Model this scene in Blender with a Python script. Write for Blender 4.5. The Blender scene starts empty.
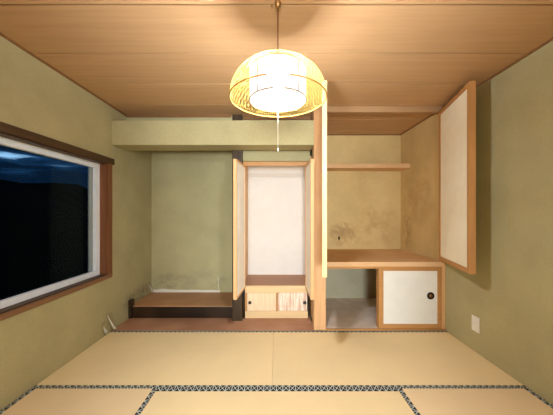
import bpy, math, random
from mathutils import Vector, Matrix
random.seed(4)
COL = bpy.context.scene.collection
# ------------------------------------------------------------------ helpers
def lin(c):
    out = []
    for v in c:
        v = v / 255.0
        out.append(v / 12.92 if v <= .04045 else ((v + .055) / 1.055) ** 2.4)
    return (out[0], out[1], out[2], 1.0)

class MB:
    def __init__(s): s.v = []; s.f = []
    def box(s, x0, x1, y0, y1, z0, z1, bev=0.0):
        if bev <= 0:
            b = len(s.v)
            s.v += [(x0,y0,z0),(x1,y0,z0),(x1,y1,z0),(x0,y1,z0),(x0,y0,z1),(x1,y0,z1),(x1,y1,z1),(x0,y1,z1)]
            s.f += [tuple(b+i for i in q) for q in ((0,3,2,1),(4,5,6,7),(0,1,5,4),(1,2,6,5),(2,3,7,6),(3,0,4,7))]
            return s
        import bmesh
        bm = bmesh.new()
        vs = [bm.verts.new(p) for p in [(x0,y0,z0),(x1,y0,z0),(x1,y1,z0),(x0,y1,z0),(x0,y0,z1),(x1,y0,z1),(x1,y1,z1),(x0,y1,z1)]]
        for q in ((0,3,2,1),(4,5,6,7),(0,1,5,4),(1,2,6,5),(2,3,7,6),(3,0,4,7)): bm.faces.new([vs[i] for i in q])
        bmesh.ops.bevel(bm, geom=list(bm.edges), offset=bev, segments=2, affect='EDGES', profile=.6)
        bm.verts.index_update()
        b = len(s.v)
        s.v += [tuple(v.co) for v in bm.verts]
        s.f += [tuple(b+v.index for v in f.verts) for f in bm.faces]
        bm.free(); return s
    def tube(s, pts, r, n=6, closed=False):
        pts = [Vector(p) for p in pts]; b = len(s.v); N = len(pts)
        for i, p in enumerate(pts):
            if closed: t = pts[(i+1) % N] - pts[i-1]
            else: t = pts[min(i+1, N-1)] - pts[max(i-1, 0)]
            t.normalize()
            up = Vector((0,0,1)) if abs(t.z) < .9 else Vector((1,0,0))
            a = t.cross(up).normalized(); c = a.cross(t)
            for k in range(n):
                th = 2*math.pi*k/n
                s.v.append(tuple(p + (a*math.cos(th) + c*math.sin(th))*r))
        for i in range(N if closed else N-1):
            for k in range(n):
                j = (i+1) % N
                s.f.append((b+i*n+k, b+i*n+(k+1)%n, b+j*n+(k+1)%n, b+j*n+k))
        if not closed:
            s.f.append(tuple(b+k for k in range(n))[::-1]); s.f.append(tuple(b+(N-1)*n+k for k in range(n)))
        return s
    def lathe(s, prof, c=(0,0,0), n=48, axis='z', caps=True):
        b = len(s.v)
        for (r, h) in prof:
            for k in range(n):
                th = 2*math.pi*k/n
                if axis == 'z': s.v.append((c[0]+r*math.cos(th), c[1]+r*math.sin(th), c[2]+h))
                else: s.v.append((c[0]+r*math.cos(th), c[1]-h, c[2]+r*math.sin(th)))
        for i in range(len(prof)-1):
            for k in range(n):
                s.f.append((b+i*n+k, b+i*n+(k+1)%n, b+(i+1)*n+(k+1)%n, b+(i+1)*n+k))
        if caps:
            s.f.append(tuple(b+k for k in range(n))[::-1]); s.f.append(tuple(b+(len(prof)-1)*n+k for k in range(n)))
        return s
    def build(s, name, mat, parent=None, smooth=False, **props):
        me = bpy.data.meshes.new(name); me.from_pydata(s.v, [], s.f); me.validate(); me.update()
        if smooth:
            for p in me.polygons: p.use_smooth = True
        me.materials.append(mat)
        o = bpy.data.objects.new(name, me); COL.objects.link(o)
        if parent: o.parent = parent
        for k, v in props.items(): o[k] = v
        return o
def empty(name, loc, parent=None, rz=0, **props):
    o = bpy.data.objects.new(name, None); COL.objects.link(o); o.location = loc; o.rotation_euler = (0,0,rz)
    o.empty_display_size = .05
    if parent: o.parent = parent
    for k, v in props.items(): o[k] = v
    return o
def B(*a, **k): return MB().box(*a, **k)
S = dict(kind='structure')

# ------------------------------------------------------------------ materials
class NT:
    def __init__(s, name):
        s.m = bpy.data.materials.new(name); s.m.use_nodes = True
        s.t = s.m.node_tree; s.n = s.t.nodes; s.l = s.t.links
        s.b = s.n['Principled BSDF']
        s.tc = s.n.new('ShaderNodeTexCoord')
    def co(s, scale=(1,1,1), loc=(0,0,0)):
        m = s.n.new('ShaderNodeMapping'); m.inputs['Scale'].default_value = scale; m.inputs['Location'].default_value = loc
        s.l.new(s.tc.outputs['Object'], m.inputs['Vector']); return m.outputs[0]
    def noise(s, vec, scale, detail=3, rough=.55, dist=0):
        n = s.n.new('ShaderNodeTexNoise'); n.inputs['Scale'].default_value = scale; n.inputs['Detail'].default_value = detail
        n.inputs['Roughness'].default_value = rough; n.inputs['Distortion'].default_value = dist
        s.l.new(vec, n.inputs['Vector']); return n.outputs['Fac']
    def ramp(s, fac, stops):
        r = s.n.new('ShaderNodeValToRGB'); e = r.color_ramp.elements
        while len(e) < len(stops): e.new(.5)
        for i, (p, c) in enumerate(stops): e[i].position = p; e[i].color = c if len(c) == 4 else (*c, 1)
        s.l.new(fac, r.inputs[0]); return r.outputs[0]
    def mix(s, fac, a, b, mode='MIX'):
        m = s.n.new('ShaderNodeMix'); m.data_type = 'RGBA'; m.blend_type = mode
        for sock, v in ((m.inputs['Factor'], fac), (m.inputs['A'], a), (m.inputs['B'], b)):
            pass
        fs = [i for i in m.inputs if i.name == 'Factor' and i.type == 'VALUE'][0]
        ca = [i for i in m.inputs if i.name == 'A' and i.type == 'RGBA'][0]; cb = [i for i in m.inputs if i.name == 'B' and i.type == 'RGBA'][0]
        for sock, v in ((fs, fac), (ca, a), (cb, b)):
            if hasattr(v, 'links'): s.l.new(v, sock)
            else: sock.default_value = v
        return [o for o in m.outputs if o.type == 'RGBA'][0]
    def math(s, op, a, b=None, c=None):
        m = s.n.new('ShaderNodeMath'); m.operation = op
        for i, v in enumerate((a, b, c)):
            if v is None: continue
            if hasattr(v, 'links'): s.l.new(v, m.inputs[i])
            else: m.inputs[i].default_value = v
        return m.outputs[0]
    def bump(s, h, strength, dist=.002):
        b = s.n.new('ShaderNodeBump'); b.inputs['Strength'].default_value = strength; b.inputs['Distance'].default_value = dist
        s.l.new(h, b.inputs['Height']); s.l.new(b.outputs[0], s.b.inputs['Normal'])
    def col(s, c):
        if hasattr(c, 'links'): s.l.new(c, s.b.inputs['Base Color'])
        else: s.b.inputs['Base Color'].default_value = c
    def set(s, rough=.7, spec=.3, metal=0):
        s.b.inputs['Roughness'].default_value = rough; s.b.inputs['Specular IOR Level'].default_value = spec; s.b.inputs['Metallic'].default_value = metal
        return s.m
def sc(c, k): return (c[0]*k, c[1]*k, c[2]*k, 1)

def plaster(name, c, var=.12, stains=(), rough=.9):
    """stains: (centre, radii, colour, strength, noise scale)"""
    t = NT(name); c = lin(c)
    big = t.noise(t.co(), 2.2, 4)
    fine = t.noise(t.co(), 160, 2)
    base = t.ramp(big, [(.3, sc(c, 1-var)), (.7, sc(c, 1+var*.6))])
    base = t.mix(t.ramp(fine, [(.35, (0,0,0)), (.65, (1,1,1))]), t.mix(1.0, base, (.85,.85,.83,1), 'MULTIPLY'), base)
    for (ce, ra, sc_, st, ns) in stains:
        m = t.n.new('ShaderNodeMapping'); m.vector_type = 'TEXTURE'
        m.inputs['Location'].default_value = ce; m.inputs['Scale'].default_value = ra
        t.l.new(t.tc.outputs['Object'], m.inputs['Vector'])
        g = t.n.new('ShaderNodeTexGradient'); g.gradient_type = 'SPHERICAL'; t.l.new(m.outputs[0], g.inputs['Vector'])
        n = t.noise(t.co(), ns, 5, .65, .6)
        f = t.math('MULTIPLY', t.ramp(g.outputs['Fac'], [(0, (0,0,0)), (.5, (1,1,1))]), t.ramp(n, [(.42, (0,0,0)), (.62, (1,1,1))]))
        base = t.mix(t.math('MULTIPLY', f, st), base, lin(sc_))
    t.col(base); t.bump(fine, .25, .0015)
    return t.set(rough, .15)

def wood(name, c, axis='x', var=.22, rough=.55, grain=1.0, spec=.3, tint=None):
    t = NT(name); c = lin(c)
    lo, hi = .9*grain, 22*grain
    s = {'x': (lo,hi,hi), 'y': (hi,lo,hi), 'z': (hi,hi,lo)}[axis]
    n1 = t.noise(t.co(s), 1.6, 4, .6, .8)
    n2 = t.noise(t.co(tuple(q*4 for q in s)), 2.0, 3)
    n3 = t.noise(t.co(), 1.7, 2)
    base = t.ramp(n1, [(.3, sc(c, 1-var)), (.52, c), (.72, sc(c, 1+var*.5))])
    base = t.mix(t.math('MULTIPLY', n2, .5), base, t.mix(1.0, base, (.82,.78,.74,1), 'MULTIPLY'))
    if tint: base = t.mix(t.ramp(n3, [(.4, (0,0,0)), (.65, (1,1,1))]), base, lin(tint))
    t.col(base); t.bump(n2, .12, .001)
    return t.set(rough, spec)

def plain(name, c, rough=.5, spec=.4, metal=0, var=.05):
    t = NT(name); c = lin(c)
    t.col(t.ramp(t.noise(t.co(), 9, 3), [(.3, sc(c, 1-var)), (.7, sc(c, 1+var))]))
    return t.set(rough, spec, metal)

M = {}
M['ceil'] = wood('ceiling_boards', (200,162,118), 'x', .09, .6, .6)
M['ceil_trim'] = wood('ceiling_trim_wood', (140,100,62), 'x', .2, .6)
GREEN = (184,176,134)
M['wall'] = plaster('olive_plaster', GREEN)
M['wall_left'] = plaster('olive_plaster_left', GREEN, stains=[
    ((-1.776,3.35,.20),(.3,.45,.14),(120,112,90),.75,20), ((-1.776,2.72,.10),(.2,.14,.14),(120,108,82),.6,18)])
M['toko_back'] = plaster('olive_plaster_alcove', (182,175,134), stains=[
    ((-1.50,3.68,.30),(.40,.3,.15),(136,130,108),.6,9), ((-1.0,3.68,.32),(.45,.3,.16),(148,144,120),.55,6)])
TAN = (222,198,142)
M['closet'] = plaster('tan_closet_plaster', TAN, stains=[
    ((.98,3.81,1.03),(.17,.2,.13),(128,106,70),.55,22), ((.97,3.81,.94),(.30,.2,.20),(182,152,108),.9,5),
    ((1.45,3.81,1.1),(.5,.2,.4),(186,152,100),.6,4), ((.92,3.81,.90),(.018,.05,.04),(58,42,24),1.0,3),
    ((1.826,3.62,1.02),(.2,.16,.32),(150,120,72),.55,9), ((1.826,3.35,1.5),(.2,.5,.4),(186,150,96),.5,4)])
M['closet_low'] = plaster('grey_green_closet_plaster', (190,184,158))
M['bare'] = plaster('bare_plaster', (226,222,206), .05)
M['pillar'] = wood('pillar_wood', (216,172,124), 'z', .12, .45)
M['door_wood'] = wood('door_frame_wood', (192,142,86), 'z', .14, .45)
M['door_wood_x'] = wood('door_rail_wood', (192,142,86), 'x', .14, .45)
M['pale_wood'] = wood('pale_cabinet_wood', (228,200,152), 'x', .1, .5)
M['pale_wood_z'] = wood('pale_cabinet_stile_wood', (228,184,130), 'z', .1, .5)
M['shelf_in'] = wood('cabinet_shelf_wood', (178,138,108), 'x', .15, .5)
M['counter'] = wood('closet_counter_wood', (218,176,126), 'x', .16, .6, tint=(226,188,144))
M['jiita'] = wood('worn_floor_board', (168,122,92), 'x', .18, .5, tint=(188,146,118))
M['toko_floor'] = wood('alcove_board', (192,144,104), 'x', .25, .45, tint=(168,122,86))
M['kamachi'] = wood('black_lacquered_rail', (27,18,11), 'x', .9, .3, .6, .5, tint=(62,44,28))
M['dark_post'] = wood('dark_post_wood', (62,46,24), 'z', .6, .4, 1, .4)
M['casing'] = wood('window_casing_wood', (80,58,36), 'y', .25, .5)
M['casing_z'] = wood('window_jamb_wood', (126,80,50), 'z', .25, .5)
M['alu'] = plain('white_aluminium', (238,247,255), .35, .5)
M['paper'] = plain('off_white_door_paper', (247,242,220), .85, .15, 0, .03)
M['paper_white'] = plain('white_paper', (232,232,226), .85, .15, 0, .02)
M['cream_paper'] = plain('cream_panel', (254,251,240), .8, .2, 0, .04)
M['plastic'] = plain('white_plastic', (232,230,220), .35, .5)
M['brass'] = plain('worn_brass', (150,112,66), .4, .5, .7, .15)
M['dark_metal'] = plain('dark_bronze', (44,32,24), .45, .5, .5)
M['iron'] = plain('dark_iron', (70,62,56), .35, .5, .8)
M['floorbase'] = plain('floor_underlay', (196,166,120), .9, .1)
M['cord'] = plain('brown_cord', (112,72,40), .6, .3)
M['wire'] = plain('shade_wire', (120,92,60), .6, .3)
M['string'] = plain('white_string', (236,232,220), .8, .2)

# closet lower floor
M['closet_floor'] = plain('grey_brown_closet_floor', (224,210,194), .6, .3, 0, .1)
# drawer fronts: pale with grain / pinkish streaks
def drawer_mat(name, c, c2, st):
    t = NT(name)
    n = t.noise(t.co((34,34,3)), 1.5, 4, .6, .5)
    t.col(t.mix(t.math('MULTIPLY', t.ramp(n, [(.45, (0,0,0)), (.62, (1,1,1))]), st), lin(c), lin(c2)))
    return t.set(.6, .3)
M['drawer_a'] = drawer_mat('pale_drawer_front', (234,212,178), (222,190,146), .5)
M['drawer_b'] = drawer_mat('streaked_drawer_front', (236,226,206), (206,160,128), .8)
# tatami
def tatami(name, c, axis):
    t = NT(name); c = lin(c)
    s = (2, 260, 1) if axis == 'x' else (260, 2, 1)
    n = t.noise(t.co(s), 1.0, 3); n2 = t.noise(t.co(), 1.6, 4); s2 = (90, 3, 1) if axis == 'x' else (3, 90, 1)
    n3 = t.noise(t.co(s2), 1, 2)
    base = t.ramp(n2, [(.3, sc(c, .93)), (.7, sc(c, 1.05))])
    base = t.mix(t.math('MULTIPLY', n, .35), base, sc(c, .72))
    base = t.mix(t.math('MULTIPLY', n3, .3), base, sc(c, .85))
    t.col(base); t.bump(n, .3, .0012); return t.set(.65, .3)
TAT = (245,223,172)
M['tatami_x'] = tatami('tatami_straw_lengthwise', TAT, 'x'); M['tatami_y'] = tatami('tatami_straw_crosswise', (242,218,172), 'y')
def border(name, axis, edge, uoff):
    # woven crosses: dark cloth with pale X marks that continue across the joint at 'edge'
    t = NT(name); sp = t.n.new('ShaderNodeSeparateXYZ'); t.l.new(t.tc.outputs['Object'], sp.inputs[0])
    u, v = (sp.outputs[0], sp.outputs[1]) if axis == 'x' else (sp.outputs[1], sp.outputs[0])
    P = .046
    fu = t.math('MULTIPLY', t.math('ABSOLUTE', t.math('SUBTRACT', t.math('FRACT', t.math('ADD', t.math('DIVIDE', t.math('ADD', u, uoff), P), 100)), .5)), 2)
    fv = t.math('DIVIDE', t.math('ABSOLUTE', t.math('SUBTRACT', v, edge)), .031)
    w1 = t.math('LESS_THAN', t.math('ABSOLUTE', t.math('SUBTRACT', fu, t.math('MULTIPLY', fv, .9))), .14)
    w2 = t.math('LESS_THAN', t.math('ABSOLUTE', t.math('SUBTRACT', fu, .93)), .07)
    w = t.math('MAXIMUM', w1, w2)
    n = t.noise(t.co(), 60, 2)
    t.col(t.mix(t.math('MULTIPLY', w, t.ramp(n, [(.3, (.55,.55,.55)), (.6, (1,1,1))])), lin((18,28,32)), lin((206,210,200))))
    return t.set(.8, .2)

def emit(name, c, s):
    m = bpy.data.materials.new(name); m.use_nodes = True; t = m.node_tree; t.nodes.remove(t.nodes['Principled BSDF'])
    e = t.nodes.new('ShaderNodeEmission'); e.inputs[0].default_value = (*c, 1); e.inputs[1].default_value = s
    t.links.new(e.outputs[0], t.nodes['Material Output'].inputs[0]); return m
M['tube'] = emit('fluorescent_tube', (.95, .985, 1.07), 2050.0)
def shade():
    m = emit('glowing_translucent_shade', (1.0, .99, .94), 1.6); t = m.node_tree
    e = [n for n in t.nodes if n.type == 'EMISSION'][0]; tr = t.nodes.new('ShaderNodeBsdfTransparent'); mx = t.nodes.new('ShaderNodeMixShader'); mx.inputs[0].default_value = .5
    t.links.new(tr.outputs[0], mx.inputs[1]); t.links.new(e.outputs[0], mx.inputs[2]); t.links.new(mx.outputs[0], t.nodes['Material Output'].inputs[0]); return m
M['glow'] = shade()
def bamboo():
    t = NT('yellow_bamboo'); t.col(t.ramp(t.noise(t.co(), 30, 2), [(.3, lin((206,170,70))), (.7, lin((222,190,92)))])); t.set(.6, .2)
    tr = t.n.new('ShaderNodeBsdfTranslucent'); tr.inputs[0].default_value = lin((244,214,110))
    mx = t.n.new('ShaderNodeMixShader'); mx.inputs[0].default_value = .12
    t.l.new(t.b.outputs[0], mx.inputs[1]); t.l.new(tr.outputs[0], mx.inputs[2])
    t.l.new(mx.outputs[0], t.n['Material Output'].inputs[0]); return t.m
M['bamboo'] = bamboo()
def glass():
    m = bpy.data.materials.new('night_window_glass'); m.use_nodes = True; t = m.node_tree; t.nodes.remove(t.nodes['Principled BSDF'])
    a = t.nodes.new('ShaderNodeBsdfTransparent'); a.inputs[0].default_value = (.9,.95,.97,1)
    g = t.nodes.new('ShaderNodeBsdfGlossy'); g.inputs['Roughness'].default_value = .0; g.inputs[0].default_value = (.8,.9,1,1)
    mx = t.nodes.new('ShaderNodeMixShader'); mx.inputs[0].default_value = .008
    t.links.new(a.outputs[0], mx.inputs[1]); t.links.new(g.outputs[0], mx.inputs[2])
    t.links.new(mx.outputs[0], t.nodes['Material Output'].inputs[0]); return m
M['glass'] = glass()

# ------------------------------------------------------------------ dimensions (metres; camera at origin, y is depth)
XL, XR = -1.776, 1.826
YB, YF = -.80, 2.79           # wall behind the viewer, front edge of the alcoves
ZC = 2.425
YT, YC, YA = 3.68, 3.81, 3.72  # backs of tokonoma, closet, cabinet
T = .10

# ------------------------------------------------------------------ room shell
B(XL-T, XR+T, YB-T, 4.0, -.16, -.06).box(XL, XR, YB, .945, -.06, 0).build('floor', M['floorbase'], **S)
# left wall with window opening
wy0, wy1, wz0, wz1 = .95, 2.72, .615, 1.795
wl = MB()
wl.box(XL-.16, XL, YB-T, wy0, -.06, ZC+.05); wl.box(XL-.16, XL, wy1, 4.0, -.06, ZC+.05)
wl.box(XL-.16, XL, wy0, wy1, -.06, wz0); wl.box(XL-.16, XL, wy0, wy1, wz1, ZC+.05)
wl.build('wall_left', M['wall_left'], **S)
B(XR, XR+T, YB-T, 2.80, -.06, ZC+.05).build('wall_right', M['wall'], **S)
# wall behind the viewer: unseen doorway added, kept narrow so fill light reaches mainly the alcoves
DWX, DZ = .52, 2.0
B(XL, -DWX, YB-T, YB, -.06, ZC+.05).box(DWX, XR, YB-T, YB, -.06, ZC+.05).box(-DWX, DWX, YB-T, YB, DZ, ZC+.05).build('wall_behind_viewer', M['wall'], **S)
for k, (x0, x1) in enumerate(((XL+.03, -DWX-.03), (DWX+.03, XR-.03))):  # white doors added out of view to bounce light back into the room
    dr = B(x0, x1, YB+.001, YB+.02, .0, 1.80, bev=.003).build('door_%d' % (k+1), M['dark_metal'], **S)
    B(x0+.03, x1-.03, YB+.02, YB+.024, .03, 1.77).build('door_paper', M['paper_white'], dr)
B(-1.2, 1.2, -3.4, YB-T, -.06, 0).build('floor_added_passage', M['floorbase'], **S)  # passage shell is invented, unseen, built only to house the fill light
B(-1.3, -1.2, -3.4, YB-T, -.06, 2.5).box(1.2, 1.3, -3.4, YB-T, -.06, 2.5).box(-1.3, 1.3, -3.5, -3.4, -.06, 2.5).build('wall_added_passage', M['wall'], **S)
B(-1.3, 1.3, -3.5, YB-T, 2.5, 2.6).build('ceiling_added_passage', M['ceil'], **S)
ld = bpy.data.lights.new('alcove_fill_light', 'AREA'); ld.shape = 'DISK'; ld.size = .8; ld.energy = 200; ld.color = (.93, .98, 1)  # added unseen fill light that brightens the alcoves
lo = bpy.data.objects.new('alcove_fill_light', ld); COL.objects.link(lo); lo.location = (0, -2.7, 1.05); lo.rotation_euler = (math.radians(90), 0, 0)
B(XL, -.515, YT, YT+T, -.06, ZC+.05).build('wall_alcove_back', M['toko_back'], **S)
B(-.515, -.425, 3.16, YT+T, -.06, ZC+.05).build('wall_alcove_side', M['toko_back'], **S)
B(XL, -.52, 3.055, 3.12, 2.02, ZC+.05).build('wall_alcove_lintel', M['wall'], **S)
B(-.405, .405, 3.14, 3.18, 1.90, ZC+.05).build('wall_above_cabinet', M['wall'], **S)
B(.44, .53, 2.93, YC, -.06, ZC+.05).build('wall_closet_side', M['closet'], **S)
B(.44, XR+T, YC, YC+T, .70, ZC+.05).build('wall_closet_back', M['closet'], **S)
B(XR, XR+T, 2.80, YC, .70, ZC+.05).build('wall_closet_right', M['closet'], **S)
B(.44, XR+T, YC, YC+T, -.06, .70).box(XR, XR+T, 2.80, YC, -.06, .70).box(.53, .535, 2.93, YC, 0, .67).build('wall_closet_lower', M['closet_low'], **S)
B(.53, XR, 2.82, YC, -.06, .018).build('floor_closet', M['closet_floor'], **S)
# ceiling of broad boards with dark seams
ce = MB(); y = 1.438 - .4375*6
seams = []
while y < 4.0:
    y0, y1 = max(y+.0045, YB), min(y+.4375-.0045, 3.81)
    if y1 > y0: ce.box(XL, XR, y0, y1, ZC, ZC+.012)
    y += .4375
ce.build('ceiling', M['ceil'], **S)
B(XL-T, XR+T, YB-T, 4.0, ZC+.03, ZC+.06).build('ceiling_backing', M['casing'], **S)
tw = .014
B(XL, XL+.012, YB, 3.055, ZC-tw, ZC+.0).build('trim_1', M['ceil_trim'], **S)
B(XR-.012, XR, YB, YC, ZC-tw, ZC+.0).build('trim_2', M['ceil_trim'], **S)
B(XL+.012, -.53, 3.035, 3.055, ZC-.028, ZC).box(-.40, .40, 3.12, 3.14, ZC-.028, ZC).build('trim_3', M['ceil_trim'], **S)
B(.53, XR-.012, YC-.012, YC, ZC-tw, ZC).box(.53, .542, 2.93, YC-.012, ZC-tw, ZC).build('trim_4', M['ceil_trim'], **S)
# plastered drop beam across the alcove openings
B(XL, .404, 2.79, 3.03, 2.003, 2.268, bev=.004).build('trim_5', M['wall'], kind='structure', label='broad plastered green beam hanging across the top of the alcoves')
# main light pillar, dark alcove post
B(.404, .533, 2.80, 2.93, 0, ZC, bev=.004).build('trim_6', M['pillar'], kind='structure', label='square pale wooden pillar between small cabinet and closet')
B(-.52, -.405, 3.035, 3.15, 0, ZC, bev=.006).build('trim_7', M['dark_post'], kind='structure', label='dark brown alcove post left of the small cabinet')
# worn floor board in front of alcoves, threshold in front of closet
B(XL, .404, YF+.003, 3.12, -.06, .004).build('trim_8', M['jiita'], kind='structure', label='red-brown worn board on the floor in front of the alcove step')
B(.533, XR, YF+.003, 2.84, -.06, .016).build('trim_9', M['door_wood_x'], kind='structure', label='wooden threshold rail under the closet')
# bare strip along the foot of the alcove's back wall
bs = MB(); n = 26; x0, x1 = -1.76, -.80
for i in range(n+1):
    x = x0 + (x1-x0)*i/n; h = .185 - .012*i/n + random.uniform(-.004, .004) + (.012 if 2 < i < 6 else 0)
    bs.v += [(x, YT-.006, .14), (x, YT-.006, h), (x, YT, .14), (x, YT, h)]
    if i:
        a = 4*(i-1); b = 4*i
        bs.f += [(a, b, b+1, a+1), (a+1, b+1, b+3, a+3)]
bs.f += [(0,1,3,2), (4*n, 4*n+2, 4*n+3, 4*n+1)]
bs.build('trim_10', M['bare'], kind='structure', label='white strip of bare plaster where alcove floor meets back wall')
B(-.826, -.820, YT-.003, YT, .17, .36).build('trim_11', M['bare'], kind='structure', label='pale upright seam low on the alcove back wall')

# ------------------------------------------------------------------ window
w = empty('window_1', (XL, (wy0+wy1)/2, wz0), **S)
w.location = (0,0,0)
def casing(low):
    m = MB(); o = .012
    # face boards around the opening
    fb = .065
    if low:
        m.box(XL, XL+o, wy0-fb, wy1+fb, wz0-.036, wz0-.009, bev=.004)
        m.box(XL, XL+o+.006, wy0-fb, wy1+fb, wz0-.008, wz0+.006, bev=.003)
        return m
    m.box(XL-.0, XL+o+.006, wy0-fb-.02, wy1+fb+.03, wz1-.004, wz1+.060, bev=.003)
    return m
casing(0).build('window_head_casing', M['casing'], w)
casing(1).build('window_sill_casing', wood('window_sill_wood', (140,104,74), 'y', .25, .45), w)
m = MB(); m.box(XL, XL+.012, wy1-.004, wy1+.065, wz0+.006, wz1-.004, bev=.003); m.box(XL, XL+.012, wy0-.065, wy0+.004, wz0+.006, wz1-.004, bev=.003)
m.box(XL-.16, XL, wy1-.012, wy1, wz0, wz1); m.box(XL-.16, XL, wy0, wy0+.012, wz0, wz1)
m.build('window_jamb', M['casing_z'], w)
B(XL-.16, XL, wy0+.012, wy1-.012, wz0, wz0+.012).box(XL-.16, XL, wy0+.012, wy1-.012, wz1-.012, wz1).build('window_sill', M['casing'], w)
m = MB(); a0, a1, b0, b1 = wy0+.014, wy1-.010, wz0+.004, wz1-.006; fw = .056
xa, xb = -1.885, -1.848
m.box(xa, xb, a0, a1, b0, b0+fw, bev=.003); m.box(xa, xb, a0, a1, b1-fw, b1, bev=.003)
m.box(xa, xb, a1-fw, a1, b0+fw, b1-fw, bev=.003); m.box(xa, xb, a0, a0+fw, b0+fw, b1-fw, bev=.003)
sash = m.build('window_sash', M['alu'], w)
B(-1.905, -1.888, a1-fw-.036, a1-fw+.004, b0+fw, b1-fw).build('window_sash_rail', plain('grey_blue_aluminium', (150,160,160), .4), w)
B(-1.897, -1.893, a0+fw-.01, a1-fw+.01, b0+fw-.01, b1-fw+.01).build('window_pane', M['glass'], w)
# dark hillside outside
hm = MB(); n = 40
random.seed(9)
for i in range(n+1):
    t_ = i/n; yy = -60 + 160*t_
    h = 8.4 + 1.0*math.sin(t_*9) + .6*math.sin(t_*31+1) + random.uniform(-.35,.35)
    hm.v += [(-6, yy, -14), (-38, yy, 0), (-55, yy, h + (2.4 if yy < 42 else 0) - max(0, min(1, (yy-64)/60))*7)]
    if i:
        a = 3*(i-1); b = 3*i
        hm.f += [(a, b, b+1, a+1), (a+1, b+1, b+2, a+2)]
hm.build('hillside', plain('night_foliage', (12,16,12), .95, .05), **S)

# ------------------------------------------------------------------ tatami mats
def mat_mesh(label, x0, x1, y0, y1, axis, offs):
    r = empty('tatami_mat', ((x0+x1)/2, (y0+y1)/2, 0), label=label, category='tatami mat', group='tatami mats on the floor')
    cx, cy = (x0+x1)/2, (y0+y1)/2; g = .0012; bw = .031
    if axis == 'x': B(x0+g-cx, x1-g-cx, y0+bw-cy, y1-bw-cy, -.058, 0).build('straw_surface', M['tatami_x'], r)
    else: B(x0+bw-cx, x1-bw-cx, y0+g-cy, y1-g-cy, -.058, 0).build('straw_surface', M['tatami_y'], r)
    for k in (0, 1):
        if axis == 'x':
            yy = (y0+g) if k == 0 else (y1-bw)
            B(x0+g-cx, x1-g-cx, yy-cy, yy+bw-g-cy, -.058, .0015).build('border_cloth', border('border_cloth_lengthwise', 'x', (y0 if k == 0 else y1)-cy, cx), r)
        else:
            xx = (x0+g) if k == 0 else (x1-bw)
            B(xx-cx, xx+bw-g-cx, y0+g-cy, y1-g-cy, -.058, .0015).build('border_cloth', border('border_cloth_crosswise', 'y', (x0 if k == 0 else x1)-cx, cy), r)
XS = -.032
mat_mesh('tatami mat on the left of the back row, in front of the alcove step', XL+.002, XS, 1.876, YF, 'x', 0)
mat_mesh('tatami mat on the right of the back row, in front of the closet', XS, XR-.002, 1.876, YF, 'x', 0)
mat_mesh('tatami mat lying crosswise along the window wall in the left foreground', XL+.002, -.862, .945+.0, 1.876, 'y', 0)
mat_mesh('central foreground tatami mat between the two wall-side mats', -.862, .875, .945, 1.876, 'x', 0)
mat_mesh('tatami mat lying along the green right wall in the right foreground', .875, XR-.002, .945, 1.876, 'y', 0)

# ------------------------------------------------------------------ alcove step
st = empty('alcove_platform', (-1.15, 3.12, 0), label='raised alcove floor of brown board with a black front rail', category='alcove platform')
st.location = (0,0,0)
B(XL+.001, -.521, 3.13, YT-.007, .004, .145).box(-.521, -.516, 3.16, YT-.007, .004, .145).build('floor_board', M['toko_floor'], st)
B(-1.736, -.524, 3.121, 3.17, .005, .138, bev=.004).build('front_rail', M['kamachi'], st, label='black-brown front rail with worn pale grain')
B(XL+.001, -1.737, 3.10, 3.17, .005, .224, bev=.003).build('trim_12', M['kamachi'], kind='structure', label='small black upright block where alcove step meets window wall')

# ------------------------------------------------------------------ panelled door builder: hinge at local origin, leaf runs along +x, thickness towards +y (sign)
def leaf(parent, loc, rz, wd, ht, th, sgn, stile, frame_mat, panel_mat, label=None):
    y0, y1 = (0, th) if sgn > 0 else (-th, 0)
    m = MB()
    m.box(0, stile, y0, y1, 0, ht, bev=.002); m.box(wd-stile, wd, y0, y1, 0, ht, bev=.002)
    m.box(stile, wd-stile, y0, y1, 0, stile, bev=.002); m.box(stile, wd-stile, y0, y1, ht-stile, ht, bev=.002)
    d = m.build('door', frame_mat, parent); d.location = loc; d.rotation_euler = (0,0,rz)
    if label: d['label'] = label
    B(stile-.003, wd-stile+.003, y0+.006, y1-.006, stile-.003, ht-stile+.003).build('door_panel', panel_mat, d)
    return d

# ------------------------------------------------------------------ small altar cabinet
cb = empty('altar_cabinet', (0,0,0), label='tall pale wooden cabinet with two narrow doors standing open, between dark post and pillar', category='cabinet')
PW, PZ = M['pale_wood'], M['pale_wood_z']
m = MB()
m.box(-.4245, -.412, 3.151, YA, .004, 1.95); m.box(.420, .432, 3.151, YA, .004, 1.95)
m.build('side_panel', PZ, cb)
B(-.400, .402, 3.105, 3.135, 1.838, 1.886, bev=.002).build('top_rail', M['door_wood_x'], cb)
B(-.424, .432, 3.181, YA+.02, 1.95, 1.97).build('top_board', PW, cb)
B(-.424, .432, YA, YA+.02, .38, 1.95).build('back_panel', M['paper_white'], cb, label='smooth white back panel')
B(-.412, .420, 3.151, YA, .37, .385).build('shelf', M['shelf_in'], cb)
B(-.378, .378, 3.112, 3.15, .312, .392, bev=.002).build('shelf_rail', PW, cb)
m = MB(); m.box(-.378, .378, 3.118, 3.16, .004, .088, bev=.002); m.build('base_rail', PW, cb)
B(-.378, -.356, 3.116, 3.15, .089, .311).build('stile', M['door_wood'], cb)
B(-.004, .020, 3.116, 3.15, .089, .311).build('divider', M['door_wood'], cb)
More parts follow.
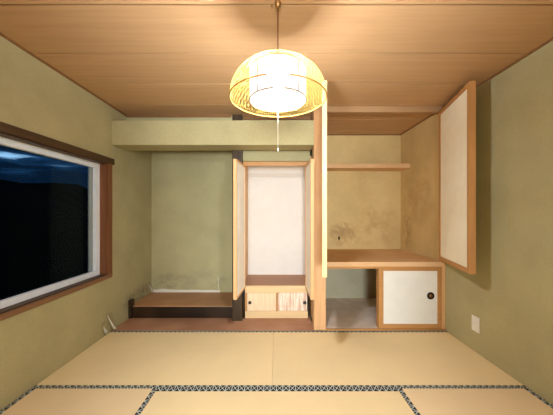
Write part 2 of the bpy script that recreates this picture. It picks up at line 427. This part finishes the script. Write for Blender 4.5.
for (x0, x1, mt, kx) in ((-.356, -.004, M['drawer_a'], -.322), (.020, .372, M['drawer_b'], .340)):
    d = B(x0+.002, x1-.002, 3.124, 3.142, .09, .308, bev=.002).build('drawer', mt, cb)
    d['label'] = 'cream drawer front' if kx < 0 else 'whitish drawer front with pink-brown streaks'
    MB().lathe([(.006,.0),(.019,.002),(.021,.006),(.015,.010),(.010,.006),(.006,.009),(.003,.011)], (kx, 3.124, .190), 20, 'y').build('knob', M['iron'], d, smooth=True)
def hinge_angle(hx, hy, nx, ny): return math.atan2(ny-hy, nx-hx), math.hypot(nx-hx, ny-hy)
a, L = hinge_angle(-.370, 3.10, -.412, 2.675)
leaf(cb, (-.370, 3.10, .372), a, L, 1.458, .036, -1, .022, PZ, M['cream_paper'])
a, L = hinge_angle(.345, 3.10, .352, 2.675)
leaf(cb, (.345, 3.10, .372), a, L, 1.458, .037, 1, .022, PZ, M['cream_paper'])

# ------------------------------------------------------------------ closet
cl = empty('closet', (0,0,0), label='built-in closet right of pillar with counter, high shelf and two tall doors swung open', category='closet')
DW, DX = M['door_wood'], M['door_wood_x']
B(.534, XR-.001, 2.80, 2.86, 2.362, ZC-.001, bev=.002).build('head_rail', wood('closet_head_rail_wood', (176,140,100), 'x', .1, .6), cl)
B(1.790, XR-.001, 2.80, 2.84, .018, 2.361, bev=.002).build('jamb', M['pale_wood_z'], cl)
B(.534, XR-.003, 2.845, YC-.002, .672, .738).box(.534, 1.789, 2.797, 2.845, .690, .741, bev=.003).build('counter', M['counter'], cl, label='worn brown wooden counter')
B(.534, 1.789, 2.80, 2.835, .668, .689, bev=.002).build('counter_rail', DX, cl)
B(.536, XR-.003, 3.53, YC-.002, 1.885, 1.943, bev=.003).build('high_shelf', M['counter'], cl)
B(1.106, 1.150, 2.84, 2.87, .019, .671).build('divider', DW, cl)
# sliding lower door
m = MB(); sx0, sx1, sz0, sz1 = 1.106, 1.787, .019, .667
m.box(sx0, sx0+.052, 2.802, 2.832, sz0, sz1, bev=.002); m.box(sx1-.042, sx1, 2.802, 2.832, sz0, sz1, bev=.002)
m.box(sx0+.052, sx1-.042, 2.802, 2.832, sz0, sz0+.048, bev=.002); m.box(sx0+.052, sx1-.042, 2.802, 2.832, sz1-.024, sz1, bev=.002)
sd = m.build('sliding_door', DX, cl)
B(sx0+.05, sx1-.04, 2.810, 2.828, sz0+.045, sz1-.022).build('door_panel', M['paper_white'], sd)
MB().lathe([(.014,.004),(.022,.006),(.030,.007),(.038,.005),(.040,.001),(.040,0)], (1.672, 2.810, .372), 28, 'y').build('handle', M['dark_metal'], sd, smooth=True)
MB().lathe([(.018,.0),(.018,.0075),(.010,.0095),(.004,.0095)], (1.672, 2.810, .372), 24, 'y').build('handle_centre', M['brass'], sd, smooth=True)
# tall open doors
a, L = hinge_angle(1.751, 2.795, 1.588, 2.135)
leaf(cl, (1.751, 2.795, .768), a, L, 1.588, .05, 1, .040, DW, M['paper'])
a, L = hinge_angle(.5445, 2.79, .413, 2.12)
leaf(cl, (.5445, 2.79, .742), a, L, 1.615, .038, -1, .040, wood('lamplit_door_wood', (240,216,152), 'z', .06, .5), M['paper'])  # nearby lamp's brightness put into this leaf's paler wood colour

# ------------------------------------------------------------------ wall plate
r = empty('blank_wall_plate', (XR, 2.37, .255), label='blank white wall plate low on the green right wall', category='wall plate')
B(-.009, 0, -.044, .044, -.069, .069, bev=.003).build('plate', M['plastic'], r)
B(-.012, -.008, -.028, .028, -.045, .045, bev=.0015).build('cover', M['plastic'], r)

# ------------------------------------------------------------------ torn wallpaper scraps
def scrap(label, base, pts, wd, curl):
    """curled ribbon peeling from the wall; pts: (y offset, z offset, lift from wall)"""
    m = MB(); n = len(pts)
    for i, (yy, zz, lf) in enumerate(pts):
        w_ = wd[i]
        for k in range(5):
            s_ = (k-2)/2
            m.v.append((lf + curl*(s_*s_)*w_*1.2, yy + s_*w_, zz + .004*math.sin(3*s_+i)))
    for i in range(n-1):
        for k in range(4): m.f.append((i*5+k, i*5+k+1, (i+1)*5+k+1, (i+1)*5+k))
    o = m.build('torn_wallpaper', M['bare'], None, True, label=label, category='torn wallpaper', group='torn wallpaper scraps on the window wall')
    md = o.modifiers.new('thick', 'SOLIDIFY'); md.thickness = .0012
    o.location = base; return o
scrap('larger white torn wallpaper scrap curling up where window wall meets tatami', (XL, 2.73, .010),
      [(.055,0,.034),(.045,.025,.034),(.030,.055,.028),(.015,.10,.016),(.0,.14,.007),(-.015,.185,.002)], [.026,.018,.013,.012,.009,.002], .6)
scrap('small pale torn wallpaper flap left of the larger white scrap', (XL, 2.67, .008),
      [(.03,0,.012),(.01,.035,.009),(-.005,.07,.005),(-.015,.10,.002)], [.012,.022,.016,.003], .2)
scrap('torn wallpaper curl in the left corner of the raised alcove', (XL+.001, 3.60, .150),
      [(.03,0,.03),(.02,.04,.022),(.0,.09,.012),(-.01,.14,.003)], [.02,.024,.016,.003], .5)

# ------------------------------------------------------------------ pendant lamp
LX, LY = .008, 1.44
lp = empty('pendant_lamp', (LX, LY, 0), label='pendant lamp with yellow bamboo lattice dome around a glowing white drum shade', category='lamp')
R_, ZR, HD = .264, 1.902, .212
m = MB(); NR = 60; SEG = 14
for fam in (1, -1):
    for k in range(NR):
        pts = []
        for i in range(SEG+1):
            t_ = i/SEG; a_ = math.radians(9 + 81*t_); th = 2*math.pi*k/NR + fam*.42*(1-t_)**1.0
            rr = R_*math.sin(a_)**.92; zz = HD*math.cos(a_)**.9 if a_ < math.pi/2-1e-6 else 0
            pts.append((rr*math.cos(th), rr*math.sin(th), ZR+zz))
        m.tube(pts, .0008, 4)
m.build('bamboo_dome', M['bamboo'], lp, True)
def ring(rr, z, n=72): return [(rr*math.cos(2*math.pi*i/n), rr*math.sin(2*math.pi*i/n), z) for i in range(n)]
MB().tube(ring(R_+.001, ZR), .0036, 8, True).build('dome_rim', plain('rim_cane', (176,130,64), .6, .2), lp, True)
MB().tube(ring(.046, ZR+HD*.985), .003, 6, True).build('crown_ring', M['wire'], lp, True)
RC, ZD = .156, 1.892
m = MB().lathe([(RC, 0), (RC, .165)], (0,0,ZD), 64, caps=False); m.lathe([(.0005, .004), (RC-.001, .004)], (0,0,ZD), 64, caps=False)
m.lathe([(.0005, .164), (RC-.001, .164)], (0,0,ZD), 64, caps=False)
m.build('drum_shade', M['glow'], lp, True, label='glowing white drum shade')
MB().tube(ring(.036, 2.000), .012, 10, True).build('fluorescent_tube', M['tube'], lp, True)
MB().lathe([(.001,.165),(.066,.165),(.068,.160),(.066,.155),(.001,.155)],(0,0,ZD),64).build('shade_top', M['string'], lp, True)
m = MB().tube(ring(RC+.002, ZD), .0026, 6, True); m.tube(ring(RC+.002, ZD+.165), .0022, 6, True); m.tube([(-RC,0,ZD+.167),(RC,0,ZD+.167)],.002,5); m.tube([(0,-RC,ZD+.167),(0,RC,ZD+.167)],.002,5)
for k in range(6):
    th = math.radians(47 + 60*k) if False else math.radians(-135+ 45*0 + 60*k - 0)
for th in (math.radians(-49), math.radians(-131), math.radians(131), math.radians(49)):
    m.tube([((RC+.002)*math.cos(th), (RC+.002)*math.sin(th), ZD), ((RC+.002)*math.cos(th), (RC+.002)*math.sin(th), ZD+.165)], .0024, 5)
m.build('shade_wire', M['wire'], lp, True)
MB().tube([(0,0,2.395),(0,0,2.25),(0,0,ZR+HD*.985-.03)], .0035, 8).build('cord', M['cord'], lp, True)
MB().lathe([(.005,-.012),(.008,-.004),(.014,0),(.014,.024)], (0,0,ZR+HD-.01), 16).tube([(0,0,ZR+HD*.98),(.046,0,ZR+HD*.985)],.0016,5).tube([(0,0,ZR+HD*.98),(-.046,0,ZR+HD*.985)],.0016,5).build('socket_cap', M['cord'], lp, True)
MB().tube([(0,0,ZD+.003),(0,0,1.63)], .0016, 6).build('pull_cord', M['string'], lp, True)
MB().lathe([(.0015,.018),(.0035,.012),(.0045,.004),(.003,0)], (0,0,1.612), 12).build('pull_bead', M['string'], lp, True)
m = MB().lathe([(.008,-.030),(.010,-.026),(.016,-.020),(.018,-.002),(.018,0)], (0,-.02,ZC), 20)
m.build('ceiling_rose', M['brass'], lp, True)
MB().lathe([(.001,-.012),(.005,-.010),(.007,-.005),(.005,-.0015),(.003,0)], (-.034,-.005,ZC), 14).build('ceiling_hook', M['brass'], lp, True)
B(-.004,.004,-.02,.004,2.392,2.398).build('hook_bar', M['brass'], lp)

# ------------------------------------------------------------------ world: dusk sky with cloud streaks
wd = bpy.data.worlds.new('night'); bpy.context.scene.world = wd; wd.use_nodes = True
t = wd.node_tree; bg = t.nodes['Background']
tc = t.nodes.new('ShaderNodeTexCoord'); mp = t.nodes.new('ShaderNodeMapping'); mp.inputs['Scale'].default_value = (4,4,26)
t.links.new(tc.outputs['Generated'], mp.inputs[0])
nz = t.nodes.new('ShaderNodeTexNoise'); nz.inputs['Scale'].default_value = 1.4; nz.inputs['Detail'].default_value = 4; nz.inputs['Distortion'].default_value = .6
t.links.new(mp.outputs[0], nz.inputs['Vector'])
rp = t.nodes.new('ShaderNodeValToRGB'); e = rp.color_ramp.elements
e[0].position = .46; e[0].color = (.0012,.006,.016,1); e[1].position = .70; e[1].color = (.20,.36,.55,1); x_ = e.new(.58); x_.color = (.005,.025,.065,1)
t.links.new(nz.outputs['Fac'], rp.inputs[0]); t.links.new(rp.outputs[0], bg.inputs[0]); bg.inputs[1].default_value = 1.5

# ------------------------------------------------------------------ camera
cd = bpy.data.cameras.new('camera'); cam = bpy.data.objects.new('camera', cd); COL.objects.link(cam)
cam.location = (0, 0, 1.27); cam.rotation_euler = (math.pi/2, 0, 0)
cd.sensor_width = 36; cd.lens = 36*259/553; cd.shift_y = 5.5/553; cd.clip_start = .02
s = bpy.context.scene; s.camera = cam
s.view_settings.view_transform = 'Standard'; s.view_settings.look = 'None'; s.view_settings.gamma = 1
s.view_settings.exposure = 0.26
s.cycles.max_bounces = 10; s.cycles.diffuse_bounces = 7; s.cycles.sample_clamp_indirect = 6
s.cycles.use_denoising = True
